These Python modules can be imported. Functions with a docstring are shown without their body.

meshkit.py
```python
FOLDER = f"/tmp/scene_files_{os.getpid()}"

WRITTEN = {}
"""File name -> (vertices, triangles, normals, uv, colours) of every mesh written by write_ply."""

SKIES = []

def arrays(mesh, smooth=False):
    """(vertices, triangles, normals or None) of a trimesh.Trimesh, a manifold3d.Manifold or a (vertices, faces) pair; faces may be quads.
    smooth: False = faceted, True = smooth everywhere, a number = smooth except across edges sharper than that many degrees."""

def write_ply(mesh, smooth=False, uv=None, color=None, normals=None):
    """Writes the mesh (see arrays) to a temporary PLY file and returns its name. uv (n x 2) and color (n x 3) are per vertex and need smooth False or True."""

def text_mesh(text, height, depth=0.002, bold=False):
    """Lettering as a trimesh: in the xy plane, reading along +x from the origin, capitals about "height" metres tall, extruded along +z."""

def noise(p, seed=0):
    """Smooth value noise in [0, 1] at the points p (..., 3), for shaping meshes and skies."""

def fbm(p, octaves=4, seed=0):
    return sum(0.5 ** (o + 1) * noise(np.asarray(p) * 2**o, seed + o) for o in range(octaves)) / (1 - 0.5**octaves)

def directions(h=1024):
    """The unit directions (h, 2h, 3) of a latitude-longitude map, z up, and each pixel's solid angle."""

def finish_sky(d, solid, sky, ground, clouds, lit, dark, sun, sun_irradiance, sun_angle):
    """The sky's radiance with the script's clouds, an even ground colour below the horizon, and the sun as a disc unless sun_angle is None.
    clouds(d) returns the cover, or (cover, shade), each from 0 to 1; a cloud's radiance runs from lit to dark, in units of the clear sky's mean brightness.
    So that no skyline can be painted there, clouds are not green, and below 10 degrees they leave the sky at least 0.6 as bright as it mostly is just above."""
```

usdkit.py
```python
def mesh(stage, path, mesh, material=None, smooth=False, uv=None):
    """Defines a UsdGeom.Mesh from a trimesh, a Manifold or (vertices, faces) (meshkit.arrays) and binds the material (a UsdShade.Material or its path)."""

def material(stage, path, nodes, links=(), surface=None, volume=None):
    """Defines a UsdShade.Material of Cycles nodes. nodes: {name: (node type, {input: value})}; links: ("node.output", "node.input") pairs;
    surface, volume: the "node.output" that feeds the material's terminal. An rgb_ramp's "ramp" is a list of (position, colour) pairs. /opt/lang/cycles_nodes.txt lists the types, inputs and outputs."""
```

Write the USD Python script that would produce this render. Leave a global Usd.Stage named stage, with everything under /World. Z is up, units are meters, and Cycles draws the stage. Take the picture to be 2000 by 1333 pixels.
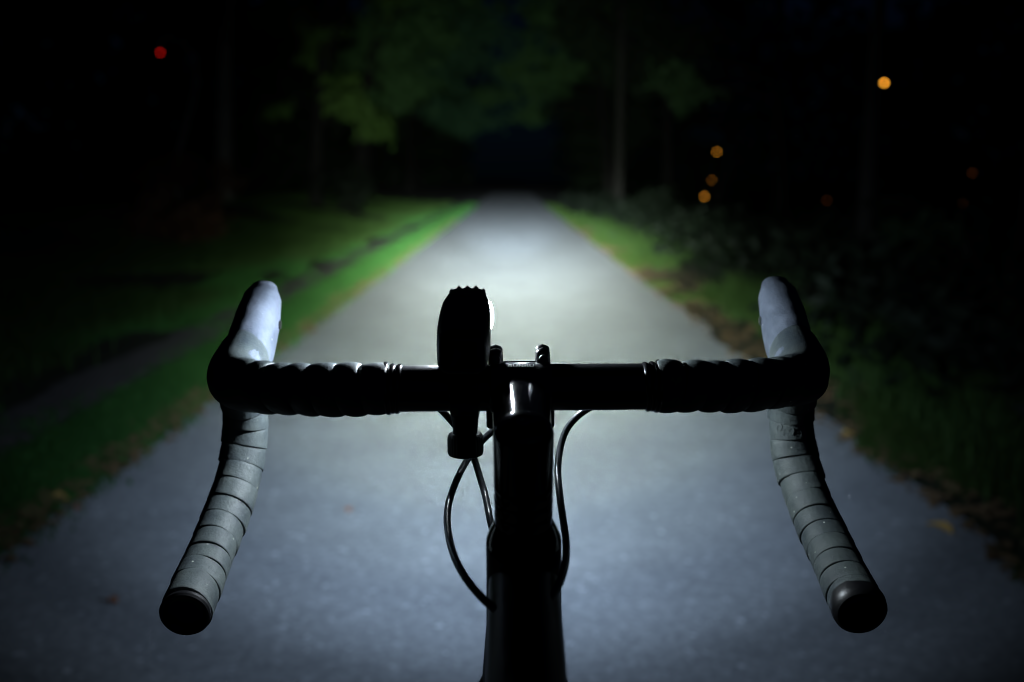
import math
import numpy as np
import trimesh
import usdkit
import meshkit
from scipy.interpolate import CubicSpline
from pxr import Usd, UsdGeom, UsdLux, UsdShade, Gf, Sdf, Vt

stage = Usd.Stage.CreateInMemory()
UsdGeom.SetStageUpAxis(stage, "Z")
UsdGeom.Xform.Define(stage, "/World")
UsdGeom.Scope.Define(stage, "/World/Looks")
T = Sdf.ValueTypeNames

# ------------------------------------------------------------------ camera
FOCAL, APERTURE = 35.0, 36.0
FPX = FOCAL / APERTURE * 2000.0
CAM = np.array([0.0, -0.7445, 1.137])
PITCH = math.atan(316.0 / FPX)
cam = UsdGeom.Camera.Define(stage, "/World/camera")
cam.AddTranslateOp().Set(Gf.Vec3d(*CAM))
cam.AddRotateXOp().Set(90.0 - math.degrees(PITCH))
cam.CreateFocalLengthAttr(FOCAL)
cam.CreateHorizontalApertureAttr(APERTURE)
cam.CreateFStopAttr(3.7)
cam.CreateFocusDistanceAttr(0.765)
cam.CreateClippingRangeAttr(Gf.Vec2f(0.05, 5000))
cam.CreateExposureAttr(0.0)

# ------------------------------------------------------------------ night sky (no sun, the moon is down)
SKY = 0.00055
dome = UsdLux.DomeLight.Define(stage, "/World/sky")
dome.CreateIntensityAttr(1.0)
sky_mat = usdkit.material(stage, "/World/Looks/night_sky", {
    "sky": ("sky_texture", {"sky_type": "single_scattering", "sun_disc": False, "sun_elevation": 0.30, "sun_rotation": 2.6}),
    "tint": ("mix", {"mix_type": "multiply", "fac": 1.0, "color2": (0.16, 0.5, 1.35)}),
    "bg": ("background_shader", {"strength": SKY})},
    [("sky.color", "tint.color1"), ("tint.color", "bg.color")], surface="bg.background")
UsdShade.MaterialBindingAPI.Apply(dome.GetPrim()).Bind(sky_mat)
dome.GetPrim().SetCustomDataByKey("kind", "structure")

# ------------------------------------------------------------------ helpers
_used = {}


def numbered(parent, name):
    k = (str(parent), name)
    n = _used.get(k, 0)
    _used[k] = n + 1
    return name if n == 0 else f"{name}_{n:03d}"


def path_of(parent):
    return "/World" if parent is None else str(parent.GetPath())


def say(prim, label=None, cat=None, group=None, kind=None):
    for k, v in (("label", label), ("category", cat), ("group", group), ("kind", kind)):
        if v:
            prim.SetCustomDataByKey(k, v)
    return prim


def obj(name, mesh, mat, parent=None, smooth=35):
    base = path_of(parent)
    return usdkit.mesh(stage, f"{base}/{numbered(base, name)}", mesh, mat, smooth=smooth).GetPrim()


def thing(name, label, cat, loc=(0, 0, 0), rotz=0.0, group=None, scale=None):
    x = UsdGeom.Xform.Define(stage, f"/World/{numbered('/World', name)}")
    x.AddTranslateOp().Set(Gf.Vec3d(*map(float, loc)))
    if rotz:
        x.AddRotateZOp().Set(float(rotz))
    if scale:
        x.AddScaleOp().Set(Gf.Vec3f(*map(float, scale)))
    return say(x.GetPrim(), label, cat, group)


def at(px, py, y):
    """The point of the plane Y = y that a pixel of the 2000 x 1333 photograph shows."""
    dx, dy = (px - 1000.0) / FPX, (py - 666.5) / FPX
    d = np.array([dx, math.cos(PITCH) - dy * math.sin(PITCH), -math.sin(PITCH) - dy * math.cos(PITCH)])
    return CAM + d * (y - CAM[1]) / d[1]


def mat(name, nodes, links, surface="p.BSDF"):
    return usdkit.material(stage, "/World/Looks/" + name, nodes, links, surface=surface)


def spline(pts, n):
    p = np.asarray(pts, float)
    t = np.r_[0, np.cumsum(np.linalg.norm(np.diff(p, axis=0), axis=1))]
    c = CubicSpline(t, p)
    return c(np.linspace(0, t[-1], n)), t / t[-1]


def frames(p, up=(0, 0, 1)):
    tan = np.gradient(p, axis=0)
    tan /= np.linalg.norm(tan, axis=1, keepdims=True)
    u = np.asarray(up, float)
    u = u - tan[0] * (u @ tan[0])
    u /= np.linalg.norm(u)
    us = []
    for k in range(len(p)):
        u = u - tan[k] * (u @ tan[k])
        u /= np.linalg.norm(u)
        us.append(u)
    us = np.array(us)
    return tan, np.cross(tan, us), us


def skin(rings):
    """Closed surface through rings (n, m, 3), with both ends capped."""
    n, m, _ = rings.shape
    v = np.vstack([rings.reshape(-1, 3), rings[0].mean(0), rings[-1].mean(0)])
    i, j = np.meshgrid(np.arange(n - 1), np.arange(m), indexing="ij")
    a, b = i * m + j, i * m + (j + 1) % m
    q = np.stack([a, b, b + m, a + m], -1).reshape(-1, 4)
    f = np.vstack([q[:, [0, 1, 2]], q[:, [0, 2, 3]]])
    k = np.arange(m)
    f = np.vstack([f, np.stack([np.full(m, n * m), (k + 1) % m, k], 1), np.stack([np.full(m, n * m + 1), (n - 1) * m + k, (n - 1) * m + (k + 1) % m], 1)])
    t = trimesh.Trimesh(v, f, process=False)
    if t.volume < 0:
        t.invert()
    return t


def sweep(pts, ra, rb=None, n=24, m=24, up=(0, 0, 1), round_ends=True, power=2.0):
    """Tube along a spline; ra (sideways) and rb (upwards) are radii at the given points."""
    p, t = spline(pts, n)
    rb = ra if rb is None else rb
    a = np.interp(np.linspace(0, 1, n), t, np.broadcast_to(ra, len(pts)))
    b = np.interp(np.linspace(0, 1, n), t, np.broadcast_to(rb, len(pts)))
    tan, side, ups = frames(p, up)
    if round_ends:
        q = np.array([0.0, 0.35, 0.65, 0.85])
        r0, r1 = min(a[0], b[0]), min(a[-1], b[-1])
        c = np.sqrt(1 - (1 - q) ** 2)
        p = np.vstack([p[0] - np.outer((1 - q) * r0 * 0.8, tan[0]), p, p[-1] + np.outer((1 - q[::-1]) * r1 * 0.8, tan[-1])])
        a, b = np.r_[a[0] * np.maximum(c, .03), a, a[-1] * np.maximum(c, .03)[::-1]], np.r_[b[0] * np.maximum(c, .03), b, b[-1] * np.maximum(c, .03)[::-1]]
        side = np.vstack([np.repeat(side[:1], 4, 0), side, np.repeat(side[-1:], 4, 0)])
        ups = np.vstack([np.repeat(ups[:1], 4, 0), ups, np.repeat(ups[-1:], 4, 0)])
    th = np.linspace(0, 2 * np.pi, m, endpoint=False)
    cx, sx = np.cos(th), np.sin(th)
    if power != 2.0:
        cx, sx = np.sign(cx) * np.abs(cx) ** (2 / power), np.sign(sx) * np.abs(sx) ** (2 / power)
    return skin(p[:, None] + side[:, None] * (a[:, None, None] * cx[None, :, None]) + ups[:, None] * (b[:, None, None] * sx[None, :, None]))


def lathe(profile, origin, axis, m=48, wobble=None):
    """Revolve (radius, height) pairs about an axis."""
    axis = np.asarray(axis, float) / np.linalg.norm(axis)
    ref = np.array([1.0, 0, 0]) if abs(axis[0]) < .9 else np.array([0, 1.0, 0])
    u = np.cross(axis, ref)
    u /= np.linalg.norm(u)
    w = np.cross(axis, u)
    th = np.linspace(0, 2 * np.pi, m, endpoint=False)
    rings = []
    for r, h in profile:
        rr = max(r, 1e-5) * (np.ones(m) if wobble is None else wobble(th, r))
        rings.append(np.asarray(origin) + axis * h + np.outer(rr * np.cos(th), u) + np.outer(rr * np.sin(th), w))
    return skin(np.array(rings))


def rbox(size, r=0.002, seg=3):
    """Box with rounded edges, as the hull of eight balls."""
    s = np.asarray(size, float) / 2 - r
    ball = trimesh.creation.icosphere(subdivisions=2, radius=r).vertices
    pts = np.vstack([ball + s * np.array(k) for k in np.ndindex(2, 2, 2) for k in [np.array(k) * 2 - 1]])
    return trimesh.convex.convex_hull(pts)


def join(*ms):
    return trimesh.util.concatenate(list(ms))


def moved(m, loc, rot=None):
    m = m.copy()
    if rot is not None:
        m.apply_transform(rot)
    m.apply_translation(loc)
    return m


# ------------------------------------------------------------------ materials
def plain(name, color, rough, spec=0.5, coat=0.0, metallic=0.0, bump=None, vary=None):
    nodes = {"p": ("principled_bsdf", {"base_color": color, "roughness": rough, "specular_ior_level": spec, "coat_weight": coat, "metallic": metallic})}
    links = []
    if bump or vary:
        nodes["tc"] = ("texture_coordinate", {})
    if bump:
        nodes["n"] = ("noise_texture", {"scale": bump[0], "detail": 4.0})
        nodes["b"] = ("bump", {"strength": bump[1], "distance": bump[2]})
        links += [("tc.object", "n.vector"), ("n.fac", "b.height"), ("b.normal", "p.normal")]
    if vary:
        scale, lo, hi = vary
        nodes["v"] = ("noise_texture", {"scale": scale, "detail": 5.0, "roughness": 0.65})
        nodes["r"] = ("rgb_ramp", {"ramp": [(0.3, lo), (0.7, hi)]})
        links += [("tc.object", "v.vector"), ("v.fac", "r.fac"), ("r.color", "p.base_color")]
    return mat(name, nodes, links)


def tape_material(name, lo, hi, dust):
    return mat(name, {
        "tc": ("texture_coordinate", {}),
        "v": ("noise_texture", {"scale": 16.0, "detail": 6.0, "roughness": 0.72}),
        "r": ("rgb_ramp", {"ramp": [(0.3, lo), (0.72, hi)]}),
        "w": ("voronoi_texture", {"scale": 95.0, "randomness": 1.0}),
        "wr": ("rgb_ramp", {"ramp": [(0.0, (1, 1, 1)), (0.055, (1, 1, 1)), (0.09, (0, 0, 0))]}),
        "sel": ("noise_texture", {"scale": 60.0, "detail": 1.0}),
        "sr": ("rgb_ramp", {"ramp": [(0.47, (0, 0, 0)), (0.56, (1, 1, 1))]}),
        "mm": ("mix", {"mix_type": "multiply", "fac": 1.0}),
        "d": ("mix", {"color2": dust}),
        "n": ("noise_texture", {"scale": 260.0, "detail": 6.0, "roughness": 0.7}),
        "b": ("bump", {"strength": 0.55, "distance": 0.0011}),
        "p": ("principled_bsdf", {"roughness": 0.6, "specular_ior_level": 0.35})},
        [("tc.object", "v.vector"), ("tc.object", "w.vector"), ("tc.object", "sel.vector"), ("tc.object", "n.vector"), ("v.fac", "r.fac"),
         ("w.distance", "wr.fac"), ("sel.fac", "sr.fac"), ("wr.color", "mm.color1"), ("sr.color", "mm.color2"), ("r.color", "d.color1"), ("mm.color", "d.fac"),
         ("d.color", "p.base_color"), ("n.fac", "b.height"), ("b.normal", "p.normal")])


M = {}
M["tape"] = tape_material("bar_tape", (0.012, 0.019, 0.028), (0.078, 0.094, 0.088), (0.4, 0.42, 0.36))
M["hood"] = tape_material("hood_rubber", (0.036, 0.046, 0.064), (0.135, 0.155, 0.20), (0.5, 0.5, 0.5))
M["bar"] = plain("bar_alloy", (0.012, 0.012, 0.014), 0.34, 0.5, bump=(1400.0, 0.25, 0.0004))
M["stem"] = plain("stem_alloy", (0.005, 0.005, 0.006), 0.11, 0.5, bump=(1200.0, 0.08, 0.0003))
M["face"] = plain("faceplate_alloy", (0.028, 0.028, 0.033), 0.26, 0.5, bump=(900.0, 0.3, 0.0004))
M["bolt"] = plain("bolt_steel", (0.25, 0.26, 0.28), 0.25, metallic=1.0)
M["electrical"] = plain("finishing_tape_vinyl", (0.012, 0.012, 0.013), 0.18)
M["plug"] = plain("plug_plastic", (0.004, 0.004, 0.005), 0.42, bump=(500.0, 0.2, 0.0005))
M["paint"] = plain("frame_paint", (0.003, 0.003, 0.004), 0.4, 0.25)
M["hose"] = plain("hose_casing", (0.04, 0.044, 0.05), 0.22)
M["lampbody"] = plain("lamp_plastic", (0.010, 0.011, 0.012), 0.5, 0.4, bump=(700.0, 0.3, 0.0004))
M["white"] = plain("white_print", (0.7, 0.72, 0.72), 0.5)
M["rubber"] = plain("tyre_rubber", (0.015, 0.015, 0.015), 0.7)
M["rim"] = plain("rim_alloy", (0.02, 0.02, 0.022), 0.3)
M["spoke"] = plain("spoke_steel", (0.05, 0.05, 0.055), 0.3, metallic=1.0)
M["lever"] = plain("lever_blade", (0.012, 0.012, 0.013), 0.5, 0.3)
def bark(name, lo, hi):
    return mat(name, {
        "g": ("geometry", {}), "mp": ("mapping", {"scale": (9, 9, 1.6)}), "n": ("noise_texture", {"scale": 1.4, "detail": 6.0, "roughness": 0.7}),
        "r": ("rgb_ramp", {"ramp": [(0.3, lo), (0.7, hi)]}), "b": ("bump", {"strength": 0.8, "distance": 0.05}),
        "p": ("principled_bsdf", {"roughness": 0.95, "specular_ior_level": 0.1})},
        [("g.position", "mp.vector"), ("mp.vector", "n.vector"), ("n.fac", "r.fac"), ("r.color", "p.base_color"), ("n.fac", "b.height"), ("b.normal", "p.normal")])


M["bark"] = bark("bark", (0.001, 0.001, 0.0008), (0.0035, 0.0032, 0.0025))
M["bark_pale"] = bark("bark_pale", (0.025, 0.024, 0.019), (0.06, 0.058, 0.047))
M["bark_grey"] = bark("bark_grey", (0.003, 0.003, 0.0024), (0.0085, 0.0083, 0.007))


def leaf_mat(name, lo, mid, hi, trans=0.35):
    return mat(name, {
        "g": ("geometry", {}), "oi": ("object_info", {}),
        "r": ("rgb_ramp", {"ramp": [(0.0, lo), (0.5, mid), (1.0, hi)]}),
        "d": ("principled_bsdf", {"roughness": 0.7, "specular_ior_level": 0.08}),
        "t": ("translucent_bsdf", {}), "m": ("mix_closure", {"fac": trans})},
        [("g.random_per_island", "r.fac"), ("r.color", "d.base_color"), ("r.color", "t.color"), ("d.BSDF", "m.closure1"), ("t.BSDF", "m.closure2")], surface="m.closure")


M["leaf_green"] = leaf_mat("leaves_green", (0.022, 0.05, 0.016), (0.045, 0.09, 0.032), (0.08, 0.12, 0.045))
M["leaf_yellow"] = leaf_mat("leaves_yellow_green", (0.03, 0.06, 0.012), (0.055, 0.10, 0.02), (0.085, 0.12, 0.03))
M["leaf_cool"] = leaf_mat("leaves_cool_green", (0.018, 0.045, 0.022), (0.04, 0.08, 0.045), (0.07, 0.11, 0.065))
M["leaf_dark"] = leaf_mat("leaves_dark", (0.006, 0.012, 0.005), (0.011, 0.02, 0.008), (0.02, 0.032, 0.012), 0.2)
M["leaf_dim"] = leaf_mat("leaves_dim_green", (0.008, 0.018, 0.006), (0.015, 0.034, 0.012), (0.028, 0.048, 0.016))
M["leaf_brown"] = leaf_mat("leaves_dry_brown", (0.025, 0.012, 0.005), (0.04, 0.02, 0.008), (0.06, 0.034, 0.014))
M["grass"] = leaf_mat("grass_blades", (0.014, 0.047, 0.009), (0.021, 0.070, 0.013), (0.042, 0.080, 0.017), 0.25)
M["grass_olive"] = leaf_mat("olive_grass_blades", (0.014, 0.028, 0.005), (0.02, 0.042, 0.007), (0.042, 0.05, 0.014), 0.25)
M["grass_wild"] = leaf_mat("wild_grass_blades", (0.014, 0.030, 0.006), (0.022, 0.045, 0.010), (0.04, 0.05, 0.018), 0.25)
M["litter"] = leaf_mat("litter_leaves", (0.06, 0.04, 0.02), (0.13, 0.09, 0.04), (0.24, 0.19, 0.07), 0.1)
M["pole"] = plain("pole_steel", (0.012, 0.012, 0.012), 0.6)


def glow(name, color, strength):
    return mat(name, {"e": ("emission", {"color": color, "strength": strength})}, [], surface="e.emission")


M["asphalt"] = mat("asphalt", {
    "g": ("geometry", {}),
    "big": ("noise_texture", {"scale": 0.7, "detail": 4.0, "roughness": 0.6}),
    "br": ("rgb_ramp", {"ramp": [(0.3, (0.110, 0.120, 0.122)), (0.7, (0.132, 0.143, 0.145))]}),
    "v": ("voronoi_texture", {"scale": 70.0}),
    "sep": ("separate_color", {}),
    "vr": ("rgb_ramp", {"ramp": [(0.0, (0.78, 0.78, 0.79)), (0.55, (0.97, 0.97, 0.97)), (0.9, (1.12, 1.11, 1.1)), (0.97, (1.25, 1.25, 1.25)), (0.99, (1.55, 1.55, 1.55)), (1.0, (2.0, 1.98, 1.95))]}),
    "mul": ("mix", {"mix_type": "multiply", "fac": 1.0}),
    "patch": ("noise_texture", {"scale": 3.1, "detail": 3.0, "roughness": 0.55}),
    "pr": ("rgb_ramp", {"ramp": [(0.3, (0.9, 0.9, 0.9)), (0.7, (1.09, 1.09, 1.09))]}),
    "mul2": ("mix", {"mix_type": "multiply", "fac": 1.0}),
    "b": ("bump", {"strength": 0.35, "distance": 0.006}),
    "p": ("principled_bsdf", {"roughness": 0.85, "specular_ior_level": 0.25})},
    [("g.position", "big.vector"), ("g.position", "v.vector"), ("g.position", "patch.vector"), ("big.fac", "br.fac"), ("v.color", "sep.color"), ("sep.r", "vr.fac"),
     ("br.color", "mul.color1"), ("vr.color", "mul.color2"), ("patch.fac", "pr.fac"), ("mul.color", "mul2.color1"), ("pr.color", "mul2.color2"),
     ("mul2.color", "p.base_color"), ("v.distance", "b.height"), ("b.normal", "p.normal")])
M["soil"] = mat("soil", {
    "g": ("geometry", {}), "n": ("noise_texture", {"scale": 2.2, "detail": 7.0, "roughness": 0.7}),
    "r": ("rgb_ramp", {"ramp": [(0.3, (0.007, 0.009, 0.004)), (0.55, (0.012, 0.015, 0.006)), (0.75, (0.02, 0.016, 0.011))]}),
    "b": ("bump", {"strength": 0.7, "distance": 0.04}), "p": ("principled_bsdf", {"roughness": 0.95, "specular_ior_level": 0.1})},
    [("g.position", "n.vector"), ("n.fac", "r.fac"), ("r.color", "p.base_color"), ("n.fac", "b.height"), ("b.normal", "p.normal")])
M["dirt"] = mat("worn_dirt", {
    "g": ("geometry", {}), "n": ("noise_texture", {"scale": 9.0, "detail": 6.0, "roughness": 0.7}),
    "r": ("rgb_ramp", {"ramp": [(0.3, (0.032, 0.03, 0.027)), (0.7, (0.062, 0.057, 0.052))]}),
    "b": ("bump", {"strength": 0.6, "distance": 0.02}), "p": ("principled_bsdf", {"roughness": 0.95, "specular_ior_level": 0.1})},
    [("g.position", "n.vector"), ("n.fac", "r.fac"), ("r.color", "p.base_color"), ("n.fac", "b.height"), ("b.normal", "p.normal")])

# ------------------------------------------------------------------ ground, path
ROAD_L, ROAD_R = -1.62, 1.50


def sstep(x, a, b):
    t = np.clip((x - a) / (b - a), 0, 1)
    return t * t * (3 - 2 * t)


def ground_z(x, y):
    x, y = np.asarray(x, float), np.asarray(y, float)
    p = np.stack([x * 0.35, y * 0.35, 0 * x], -1)
    rough = (meshkit.fbm(p, 3, 5) - 0.5) * 0.16 * sstep(np.abs(x + 0.06), 1.9, 3.5)
    return -3.4 * sstep(x, 5.2, 12.5) + 0.5 * sstep(-x, 4.0, 9.0) + rough - 0.012 * (np.abs(x + .06) < 1.7)


def sheet(xs, ys, z):
    X, Y = np.meshgrid(xs, ys, indexing="ij")
    v = np.stack([X, Y, z(X, Y)], -1).reshape(-1, 3)
    n, m = len(xs), len(ys)
    i, j = np.meshgrid(np.arange(n - 1), np.arange(m - 1), indexing="ij")
    a = (i * m + j).ravel()
    q = np.stack([a, a + m, a + m + 1, a + 1], 1)
    return trimesh.Trimesh(v, np.vstack([q[:, [0, 1, 2]], q[:, [0, 2, 3]]]), process=False)


gx = np.r_[-400, -150, -60, np.arange(-30, -2.0, 0.5), np.arange(-2, 2.01, 0.25), np.arange(2.5, 30, 0.5), 60, 150, 400]
gy = np.r_[-60, -20, np.arange(-6, 40, 0.5), np.arange(40, 160, 3.0), 200, 300, 600, 1200]
say(obj("ground", sheet(gx, gy, ground_z), M["soil"], smooth=True), "dark soil under the grass and trees beside the path", kind="structure")


def strip(left, right, y0, y1, z, seed, amp, step=0.06, cols=10):
    ys = np.r_[np.arange(y0, 14, step), np.arange(14, 60, step * 6), np.arange(60, y1, 2.0)]
    wob = lambda s: amp * 2 * (meshkit.fbm(np.stack([ys * 1.7, 0 * ys, 0 * ys], -1), 4, s) - 0.5)
    L, R = left + wob(seed), right + wob(seed + 9)
    t = np.linspace(0, 1, cols)
    X = L[:, None] * (1 - t) + R[:, None] * t
    Y = np.repeat(ys[:, None], cols, 1)
    v = np.stack([X, Y, np.full_like(X, z) if np.isscalar(z) else z(X, Y)], -1).reshape(-1, 3)
    n = len(ys)
    i, j = np.meshgrid(np.arange(n - 1), np.arange(cols - 1), indexing="ij")
    a = (i * cols + j).ravel()
    q = np.stack([a, a + 1, a + cols + 1, a + cols], 1)
    return trimesh.Trimesh(v, np.vstack([q[:, [0, 1, 2]], q[:, [0, 2, 3]]]), process=False)


say(obj("path", strip(ROAD_L, ROAD_R, -5, 84, 0.0, 3, 0.10), M["asphalt"], smooth=True), "straight grey asphalt cycle path lit by the bicycle lamp", kind="structure")
say(obj("dirt_track", strip(-2.50, -2.02, -4, 70, lambda X, Y: ground_z(X, Y) + 0.010, 21, 0.10, cols=4), M["dirt"], smooth=True),
    "narrow worn strip of bare earth in the grass left of the path", kind="structure")

# ------------------------------------------------------------------ grass, litter (stuff)
rng = np.random.default_rng(11)


def tuft(seed, blades, height, width, lean, spread):
    r = np.random.default_rng(seed)
    v, f = [], []
    for _ in range(blades):
        a, h, w = r.uniform(0, 2 * np.pi), height * r.uniform(0.55, 1.15), width * r.uniform(0.7, 1.2)
        o = np.array([*(r.normal(0, spread, 2)), 0])
        d = np.array([math.cos(a), math.sin(a), 0]) * lean * h * r.uniform(0.3, 1.2)
        s = np.array([-math.sin(a), math.cos(a), 0]) * w / 2
        n = len(v)
        v += [o - s, o + s, o + d * 0.4 + [0, 0, h * 0.6] + s * 0.8, o + d * 0.4 + [0, 0, h * 0.6] - s * 0.8, o + d + [0, 0, h]]
        f += [[n, n + 1, n + 2], [n, n + 2, n + 3], [n + 3, n + 2, n + 4]]
    return trimesh.Trimesh(v, f, process=False)


def instancer(name, protos, pos, rot, scale, label):
    base = f"/World/{numbered('/World', name)}"
    pi = UsdGeom.PointInstancer.Define(stage, base)
    for k, (m, mt) in enumerate(protos):
        usdkit.mesh(stage, f"{base}/blade_{k + 1:03d}" if name != "fallen_leaves" else f"{base}/leaf_{k + 1:03d}", m, mt, smooth=False)
        pi.GetPrototypesRel().AddTarget(f"{base}/blade_{k + 1:03d}" if name != "fallen_leaves" else f"{base}/leaf_{k + 1:03d}")
    n = len(pos)
    pi.CreateProtoIndicesAttr(Vt.IntArray.FromNumpy(rng.integers(0, len(protos), n).astype(np.int32)))
    pi.CreatePositionsAttr(Vt.Vec3fArray.FromNumpy(np.asarray(pos, np.float32)))
    pi.CreateOrientationsAttr(Vt.QuathArray([Gf.Quath(float(math.cos(a / 2)), 0, 0, float(math.sin(a / 2))) for a in rot]))
    s = np.repeat(np.asarray(scale, np.float32)[:, None], 3, 1)
    pi.CreateScalesAttr(Vt.Vec3fArray.FromNumpy(s))
    say(pi.GetPrim(), label, None, None, "stuff")


def scatter(n, x0, x1, y0, y1, power=1.6):
    y = y0 + (y1 - y0) * rng.uniform(0, 1, n) ** power
    x = rng.uniform(x0, x1, n) if not callable(x0) else x0(rng.uniform(0, 1, n))
    return np.stack([x, y, ground_z(x, y)], 1)


mown = [(tuft(k, 16, 0.048, 0.006, 0.8, 0.05), M["grass"]) for k in range(5)]
pts = np.vstack([scatter(30000, -2.02, -1.60, -1.5, 45), scatter(12000, -3.4, -2.52, -1, 40), scatter(9000, 1.50, 1.95, 0, 45), scatter(700, -2.5, -2.02, -1.5, 45)])
keep = meshkit.fbm(np.stack([pts[:, 0] * 1.6, pts[:, 1] * .8, 0 * pts[:, 0]], -1), 3, 8) > np.where(pts[:, 0] > 0, np.clip(0.66 - (pts[:, 1] - 4) * .03, 0.40, 0.66), np.where(pts[:, 0] < -2.2, .44, 0.25))
pts = pts[keep]
right = pts[:, 0] > 0
mown_r = [(tuft(30 + k, 16, 0.055, 0.006, 0.8, 0.05), M["grass_olive"]) for k in range(5)]
pr_, pts = pts[right], pts[~right]
instancer("verge_grass", mown_r, pr_, rng.uniform(0, 6.28, len(pr_)), rng.uniform(0.6, 1.25, len(pr_)), "short olive green verge grass right of the path")
instancer("grass", mown, pts, rng.uniform(0, 6.28, len(pts)), rng.uniform(0.6, 1.25, len(pts)), "short green verge grass left of the path")
wild = [(tuft(50 + k, 18, 0.15, 0.008, 0.8, 0.09), M["grass_wild"]) for k in range(5)]
pts = np.vstack([scatter(15000, -9.0, -2.75, -1, 45), scatter(3500, 1.9, 3.2, 1, 30)])
pts = pts[meshkit.fbm(pts * [0.7, 0.5, 0], 3, 4) > 0.42]
instancer("tall_grass", wild, pts, rng.uniform(0, 6.28, len(pts)), rng.uniform(0.5, 1.3, len(pts)), "rough longer grass and weeds between the verge and the trees")


def leaf_shape(seed, size, curl=0.25):
    r = np.random.default_rng(seed)
    t = np.array([0, .2, .45, .75, 1.0])
    w = np.array([0.04, .36, .46, .26, 0.0]) * size
    v, f = [], []
    for k in range(5):
        z = size * curl * math.sin(t[k] * 2.6) * r.uniform(.5, 1.0) + 0.004
        v += [[-w[k], (t[k] - .5) * size * 1.3, z + w[k] * .35], [0, (t[k] - .5) * size * 1.3, z], [w[k], (t[k] - .5) * size * 1.3, z + w[k] * .3]]
    for k in range(4):
        a = 3 * k
        f += [[a, a + 1, a + 4], [a, a + 4, a + 3], [a + 1, a + 2, a + 5], [a + 1, a + 5, a + 4]]
    return trimesh.Trimesh(v, f, process=False)


lv = [(leaf_shape(k, 0.055), M["litter"]) for k in range(6)]
nl, nr = 2600, 1700
yl, yr = rng.uniform(0, 1, nl) ** 1.6 * 28 - .5, rng.uniform(0, 1, nr) ** 1.7 * 26 + .3
xl, xr = ROAD_L + rng.normal(-.01, .055, nl), ROAD_R + np.abs(rng.normal(0, .34, nr)) - .07
p_l = np.stack([np.r_[xl, xr], np.r_[yl, yr], 0 * np.r_[xl, xr] + .006], 1)
p_l[:, 2] += np.maximum(ground_z(p_l[:, 0], p_l[:, 1]), 0)
instancer("fallen_leaves", lv, p_l, rng.uniform(0, 6.28, len(p_l)), rng.uniform(0.6, 1.3, len(p_l)), "yellow and brown fallen leaves gathered along the edges of the path")


def ground_point(px, py):
    dx, dy = (px - 1000.0) / FPX, (py - 666.5) / FPX
    d = np.array([dx, math.cos(PITCH) - dy * math.sin(PITCH), -math.sin(PITCH) - dy * math.cos(PITCH)])
    return CAM + d * (CAM[2] / -d[2])


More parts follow.
